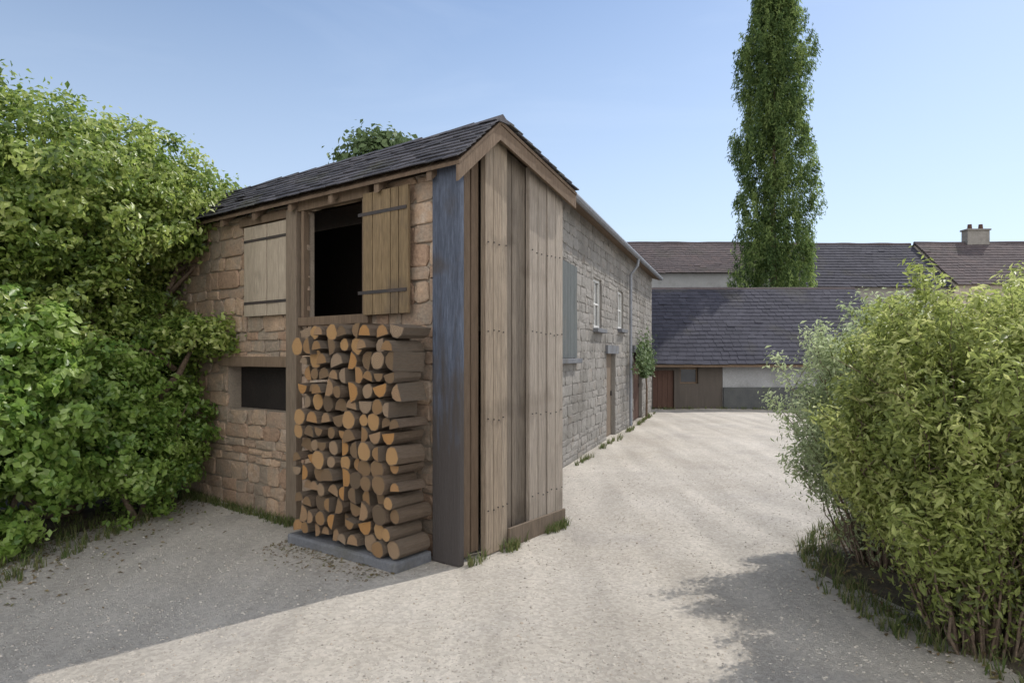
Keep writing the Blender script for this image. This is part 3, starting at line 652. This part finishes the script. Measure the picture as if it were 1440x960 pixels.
# tall leafy tree-shrub on the left
random.seed(61)
bl = [(-5.6,7.6,3.9,1.35,1.2,1.15),(-5.2,8.6,4.05,1.1,1.1,1.0),(-4.7,9.5,3.95,.85,.9,.8),(-6.6,7.0,4.2,1.3,1.2,1.2),(-5.5,8.0,2.3,1.0,1.2,.9),(-5.0,9.4,2.1,.75,.9,.7),(-6.2,6.6,2.7,1.2,1.1,1.1),(-4.65,9.6,1.9,.6,.9,.7),(-4.15,8.45,2.25,.55,.5,.26),
      (-7.4,7.8,3.6,1.5,1.6,1.5),(-6.0,9.4,3.6,1.4,1.4,1.4),(-7.2,7.4,1.5,1.3,1.4,1.4),(-6.2,9.0,1.3,1.2,1.2,1.2)]
T1 = empty('leafy_tree', (-5.6, 7.9, 0), 0, label='tall dense leafy green tree filling the left side beside the barn', cat='tree')
mb = MB(); limb_tree(mb, (0,0,0), [(b[0]+5.6, b[1]-7.9, b[2]) for b in bl], .11, 3); mb.build('trunk', M['bark'], T1, smooth=True)
pt, nr, tn = blob_points(bl, 1150, 5, clump=.19, shell=.6); pt -= np.array([-5.6,7.9,0]); leaves('crown', 'leaf_left', pt, nr, .055+.05*np.roll(tn, 60), T1, .55, tn, 6)
# low shrubs at its foot
for i, (lab, bls, sz, sd_) in enumerate([
    ('bright green broad-leaved shrub at the foot of the tall leafy tree', [(-5.2,6.3,.85,.75,.7,.85),(-5.9,6.0,1.2,.8,.7,1.1),(-5.0,6.9,1.2,.6,.6,.8),(-5.4,6.6,1.9,.8,.8,.8)], .095, 8),
    ('darker green shrub between the barn wall and the nearer bright green shrub', [(-4.6,7.7,.8,.6,.75,.8),(-4.4,8.4,1.0,.42,.5,.8),(-4.8,7.5,1.6,.6,.7,.7)], .075, 9)]):
    c = np.mean(np.array(bls), 0); T = empty('garden_shrub', (c[0], c[1], 0), 0, label=lab, cat='shrub')
    mb = MB(); limb_tree(mb, (0,0,0), [(b[0]-c[0], b[1]-c[1], b[2]) for b in bls], .04, sd_); mb.build('stem', M['bark'], T, smooth=True)
    pt, nr, tn = blob_points(bls, 1150, sd_, clump=.14, shell=.6); pt[:,2] = np.abs(pt[:,2])+.02; pt -= np.array([c[0],c[1],0]); leaves('foliage', 'leaf_low', pt, nr, sz*(.65+.7*np.roll(tn, 60)), T, .6, tn, sd_+20)

# climbing plant on the far end of the grey house
yc = wy(896); base_ = WA+WD*yc
CL = empty('climbing_plant', (base_.x+.1, base_.y, 0), math.atan2(WD.y, WD.x)-math.pi/2, label='dark green climber on the wall at the far end of the grey house', cat='climbing plant')
rc = np.random.default_rng(33); n_ = 2800; t_ = rc.normal(0, 1, n_); zz_ = 1.55+np.abs(rc.normal(0, .38, n_)) + .2*np.sin(t_*3)
pt = np.stack([.08+np.abs(rc.normal(0,.09,n_)), t_*.75, zz_], 1); leaves('foliage', 'leaf_far', pt, np.tile([1,0,.3], (n_,1)), .1, CL, .7, None, 34)
mb = MB(); mb.tube([(.03, 1.1, -.05), (.05, 1.05, 1.0), (.03, .8, 1.6), (.03, .1, 2.0)], [.04, .03, .025, .01], 6); mb.tube([(.05, 1.0, 1.2), (.04, 1.2, 1.5), (.03, 1.3, 1.9)], [.02, .015, .006], 5); mb.build('stem', M['bark'], CL, smooth=True)

# arching shrub on the right
def arching(name, base, n, h, spread, mat, lab, seed, leaf, per, lean=(0,0), asp=.35):
    rr = random.Random(seed); r = np.random.default_rng(seed); T = empty(name, base, 0, label=lab, cat='shrub')
    st = MB(); PT = []; NR = []; TN = []
    for i in range(n):
        a = rr.uniform(0, 2*math.pi); s_ = spread*math.sqrt(rr.random())*rr.uniform(.8, 1.22); hh = h*rr.uniform(.42, 1.0)*(1.09 if rr.random() < .12 else 1)*(1-.2*(s_/spread)**2)
        b0 = Vector((math.cos(a)*s_*.28, math.sin(a)*s_*.28, -.05)); tip = Vector((math.cos(a)*s_+lean[0], math.sin(a)*s_+lean[1], hh)); 
        c1 = b0.lerp(tip, .45) + Vector((0,0,hh*.28)); pts = []
        for k in range(9):
            t = k/8; p = b0*(1-t)**2 + c1*2*t*(1-t) + tip*t*t; pts.append(p)
        wob = [Vector((rr.gauss(0,.022), rr.gauss(0,.022), 0)) if k else Vector() for k in range(9)]
        st.tube([p_+w_ for p_, w_ in zip(pts, wob)], [.010*(1-.85*k/8)*rr.uniform(.7, 1.3) for k in range(9)], 5, cap=False)
        for k in (2, 4, 5, 6):
            e_ = pts[k] + Vector((rr.uniform(-.3,.3), rr.uniform(-.3,.3), rr.uniform(.05,.35)))
            st.tube([pts[k]+wob[k], pts[k].lerp(e_, .5)+Vector((0,0,.03)), e_], [.005, .0035, .0012], 4, cap=False)
        m_ = int(per*rr.uniform(.7,1.2)); ts = np.where(r.random(m_) < .16, r.uniform(.12, 1.0, m_), r.uniform(.42, 1.0, m_)**.8); tv = rr.random()
        Pp = np.array([list(b0*(1-t)**2 + c1*2*t*(1-t) + tip*t*t) for t in ts]); off = r.normal(0, 1, (m_,3))*(.05+.06*(1-ts))[:,None]
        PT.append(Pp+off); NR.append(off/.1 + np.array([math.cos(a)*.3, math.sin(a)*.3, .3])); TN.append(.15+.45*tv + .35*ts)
    st.build('stems', M['bark'], T, smooth=True)
    pt = np.concatenate(PT); pt[:,2] = np.maximum(pt[:,2], .02)
    leaves('foliage', mat, pt, np.concatenate(NR), leaf*r.uniform(.55, 1.5, len(pt)), T, asp, np.concatenate(TN), seed+3)
    return T
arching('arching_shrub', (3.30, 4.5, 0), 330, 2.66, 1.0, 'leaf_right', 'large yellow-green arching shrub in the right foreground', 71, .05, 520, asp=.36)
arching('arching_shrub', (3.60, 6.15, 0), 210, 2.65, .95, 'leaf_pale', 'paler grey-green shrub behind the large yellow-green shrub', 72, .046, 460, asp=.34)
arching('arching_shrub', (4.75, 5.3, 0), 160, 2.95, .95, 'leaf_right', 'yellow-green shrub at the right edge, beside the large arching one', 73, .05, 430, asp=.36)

mb = MB(); n_ = 40; rr = random.Random(9); ring = []
for k in range(n_):
    a = 2*math.pi*k/n_; rx = 2.5*(1+.09*math.sin(3*a+1)+.05*math.sin(7*a)+rr.uniform(-.02,.02)); ry = 2.6*(1+.07*math.sin(4*a)+.05*math.sin(9*a+2)+rr.uniform(-.02,.02))
    ring.append((5.25+math.cos(a)*rx, 5.3+math.sin(a)*ry))
vs = []
for q_ in (1.0, .93, .8, .6, .35):
    for (x, y) in ring:
        xx = 5.25+(x-5.25)*q_; yy = 5.3+(y-5.3)*q_; vs.append((xx, yy, ground_z(xx, yy) + (-.015 if q_ == 1 else .012+.05*(1-q_)+.02*noise.noise(Vector((xx*4, yy*4, 1))))))
vs.append((5.25, 5.3, .06))
fs = [(j*n_+k, j*n_+(k+1)%n_, (j+1)*n_+(k+1)%n_, (j+1)*n_+k) for j in range(4) for k in range(n_)] + [(4*n_+k, 4*n_+(k+1)%n_, 5*n_) for k in range(n_)]
mb.add(vs, fs, .5); o = mb.build('soil_bed', M['soil'], smooth=True); tag(o, kind='structure')
r0 = np.random.default_rng(77); nl = 2600
a = r0.uniform(0, 6.283, nl); q = np.sqrt(r0.random(nl))*1.08; px_ = 5.25+np.cos(a)*q*2.45; py_ = 5.3+np.sin(a)*q*2.5
o = leaves('fallen_leaves', 'litter', np.stack([px_, py_, np.array([ground_z(x, y) for x, y in zip(px_, py_)])+.045*(q < 1)+.012], 1), np.tile([0,0,3.0], (nl,1)), .05, None, .5, None, 78); tag(o, 'brown fallen leaves and litter on the soil under the right-hand shrubs', 'leaf litter', kind='stuff')
mb = MB(); n_ = 36; vs = []
rr = random.Random(19)
for q_ in (1.0, .9, .6, .3):
    for k in range(n_):
        a = 2*math.pi*k/n_; w_ = 1+.07*math.sin(3*a+.5)+.04*math.sin(8*a)
        xx = -7.4+math.cos(a)*2.75*w_*q_; yy = 8.0+math.sin(a)*3.6*w_*q_; vs.append((xx, yy, ground_z(xx, yy)+(-.015 if q_ == 1 else .02+.08*(1-q_)+.02*noise.noise(Vector((xx*4, yy*4, 1))))))
vs.append((-7.4, 8.0, .1))
mb.add(vs, [(j*n_+k, j*n_+(k+1)%n_, (j+1)*n_+(k+1)%n_, (j+1)*n_+k) for j in range(3) for k in range(n_)]+[(3*n_+k, 3*n_+(k+1)%n_, 4*n_) for k in range(n_)], .5)
o = mb.build('soil_bed', M['soil'], smooth=True); tag(o, kind='structure')
nl = 1100; px_ = -4.7+r0.normal(0, .5, nl); py_ = r0.uniform(5.0, 9.6, nl)
o = leaves('fallen_leaves', 'litter', np.stack([px_, py_, np.array([ground_z(x, y) for x, y in zip(px_, py_)])+.01], 1), np.tile([0,0,3.0], (nl,1)), .045, None, .5, None, 79); tag(o, 'scattered fallen leaves along the foot of the left-hand greenery', 'leaf litter', kind='stuff')

nl = 420; ly = r0.uniform(sy(612), sy(455), nl); lx = -.5-np.abs(r0.normal(0, .22, nl))
px_ = BX+lx*math.cos(GA)-ly*math.sin(GA); py_ = BY+lx*math.sin(GA)+ly*math.cos(GA)
o = leaves('wood_chips', 'litter', np.stack([px_, py_, np.array([ground_z(x, y) for x, y in zip(px_, py_)])+.01], 1), np.tile([0,0,3.0], (nl,1)), .035, None, .45, None, 80); tag(o, 'bark chips scattered on the ground in front of the firewood stack', 'wood chips', kind='stuff')

# cypress behind the outbuilding
CD = 33.0; cc = P(1088, 500, CD)
cyp = empty('cypress_tree', (cc.x, CD, 0), 0, label='tall narrow dark green cypress rising behind the low slate roof', cat='tree')
mb = MB(); mb.tube([(0,0,-.2),(0.05,.1,4),(0,.1,10),(.05,0,15),(0,0,17.5)], [.24,.2,.12,.05,.02], 8); mb.build('trunk', M['bark'], cyp, smooth=True)
r = np.random.default_rng(81); HT = 23.0; PT = []; NR = []; TN = []
for i in range(2300):
    z = .8 + (HT-.8)*r.random()**.9; tt = z/HT
    rad = 2.15*min(1, (1-tt)*3.0+.18)**.75*min(1, .72+.5*(1-tt))*(.86+.34*noise.noise(Vector((z*.55, 0, 7))))
    a = r.uniform(0, 6.283); rr_ = rad*(1-.85*r.random()**1.6)*(1+.34*noise.noise(Vector((math.cos(a)*1.3, math.sin(a)*1.3, z*.45))))
    c = np.array([math.cos(a)*rr_, math.sin(a)*rr_, z]); k = 46; hgt = r.uniform(.5, 1.5); u = r.random(k)
    q = c + np.stack([r.normal(0,.16,k)*(1.1-u*.8)+math.cos(a)*u*.16, r.normal(0,.16,k)*(1.1-u*.8)+math.sin(a)*u*.16, u*hgt], 1)
    PT.append(q); NR.append(np.tile([math.cos(a), math.sin(a), .2], (k,1))); TN.append(np.full(k, r.random()*.85+.1))
leaves('crown', 'leaf_cypress', np.concatenate(PT), np.concatenate(NR), .21, cyp, .24, np.concatenate(TN), 82, droop=-2.5)

# small far trees
def far_tree(name, x, y, h, rad, lab, seed, base_h=0):
    T = empty(name, (x, y, 0), 0, label=lab, cat='tree'); rr = random.Random(seed)
    bls = [(rr.uniform(-.5,.5)*rad, rr.uniform(-.5,.5)*rad, h*rr.uniform(.6,.85), rad*rr.uniform(.45,.7), rad*rr.uniform(.45,.7), h*.16) for _ in range(7)]
    mb_ = MB(); limb_tree(mb_, (0,0,0), [b[:3] for b in bls], .16, seed); mb_.build('trunk', M['bark'], T, smooth=True)
    pt, nr, tn = blob_points(bls, 260, seed, clump=.5); leaves('crown', 'leaf_far', pt, nr, .24, T, .6, tn, seed+1)
far_tree('broadleaf_tree', P(545,500,24).x, 24, 10.1, 2.0, 'tree whose green top just shows over the barn ridge', 92)

# grass and weeds at edges
def tufts(name, pts, lab, seed, h=.10):
    rr = random.Random(seed); b = MB()
    for (x, y) in pts:
        z = ground_z(x, y) if (-10 < x < 14 and 1 < y < 28) else 0
        for k in range(rr.randint(5, 11)):
            a = rr.uniform(0, 6.28); hh = h*rr.uniform(.5, 1.4); dx = math.cos(a)*hh*.6; dy = math.sin(a)*hh*.6; wx = -math.sin(a)*.005; wy_ = math.cos(a)*.005; sx = x+rr.uniform(-.03,.03); s_y = y+rr.uniform(-.03,.03)
            b.add([(sx-wx,s_y-wy_,z-.005),(sx+wx,s_y+wy_,z-.005),(sx+dx*.4+wx*.7,s_y+dy*.4+wy_*.7,z+hh*.65),(sx+dx*.4-wx*.7,s_y+dy*.4-wy_*.7,z+hh*.65),(sx+dx,s_y+dy,z+hh)], [(0,1,2,3),(3,2,4)])
    o = b.build(name, M['grass']); tag(o, lab, 'grass', kind='stuff')
rr = random.Random(7); pts = []
for i in range(300):   # foot of the left shrubs and of the wing
    t = rr.random(); pts.append((-4.6+rr.uniform(-.7,.25), 5.4+t*4.2))
for i in range(420):
    a = rr.uniform(1.9, 5.6); q = rr.uniform(.90, 1.04); pts.append((5.25+math.cos(a)*2.5*q, 5.3+math.sin(a)*2.6*q))
for i in range(200):
    t = rr.uniform(0, 12)
    if noise.noise(Vector((t*.9, 4, 0))) < -.05: continue
    p = WA+WD*(WS+t); pts.append((p.x+.1+abs(rr.gauss(0,.06)), p.y))
for i in range(120):
    s_ = rr.uniform(2.4, 5); pts.append((BX-.804*s_-.594*(.05+abs(rr.gauss(0,.06))), BY+.594*s_-.804*(.05+abs(rr.gauss(0,.05)))))
for i in range(46):
    u_ = rr.choice([.1,.7,.8,1.5,1.7])+rr.gauss(0,.09); p = Vector((BX, BY, 0))+Vector((.594,.804,0))*u_+Vector((.804,-.594,0))*(.06+abs(rr.gauss(0,.035))); pts.append((p.x, p.y))
for i in range(160):
    pts.append((rr.uniform(ox0, ox1), 23.85-abs(rr.gauss(0,.08))))
tufts('grass', pts, 'sparse grass and weeds along the foot of the walls and shrubs', 5)
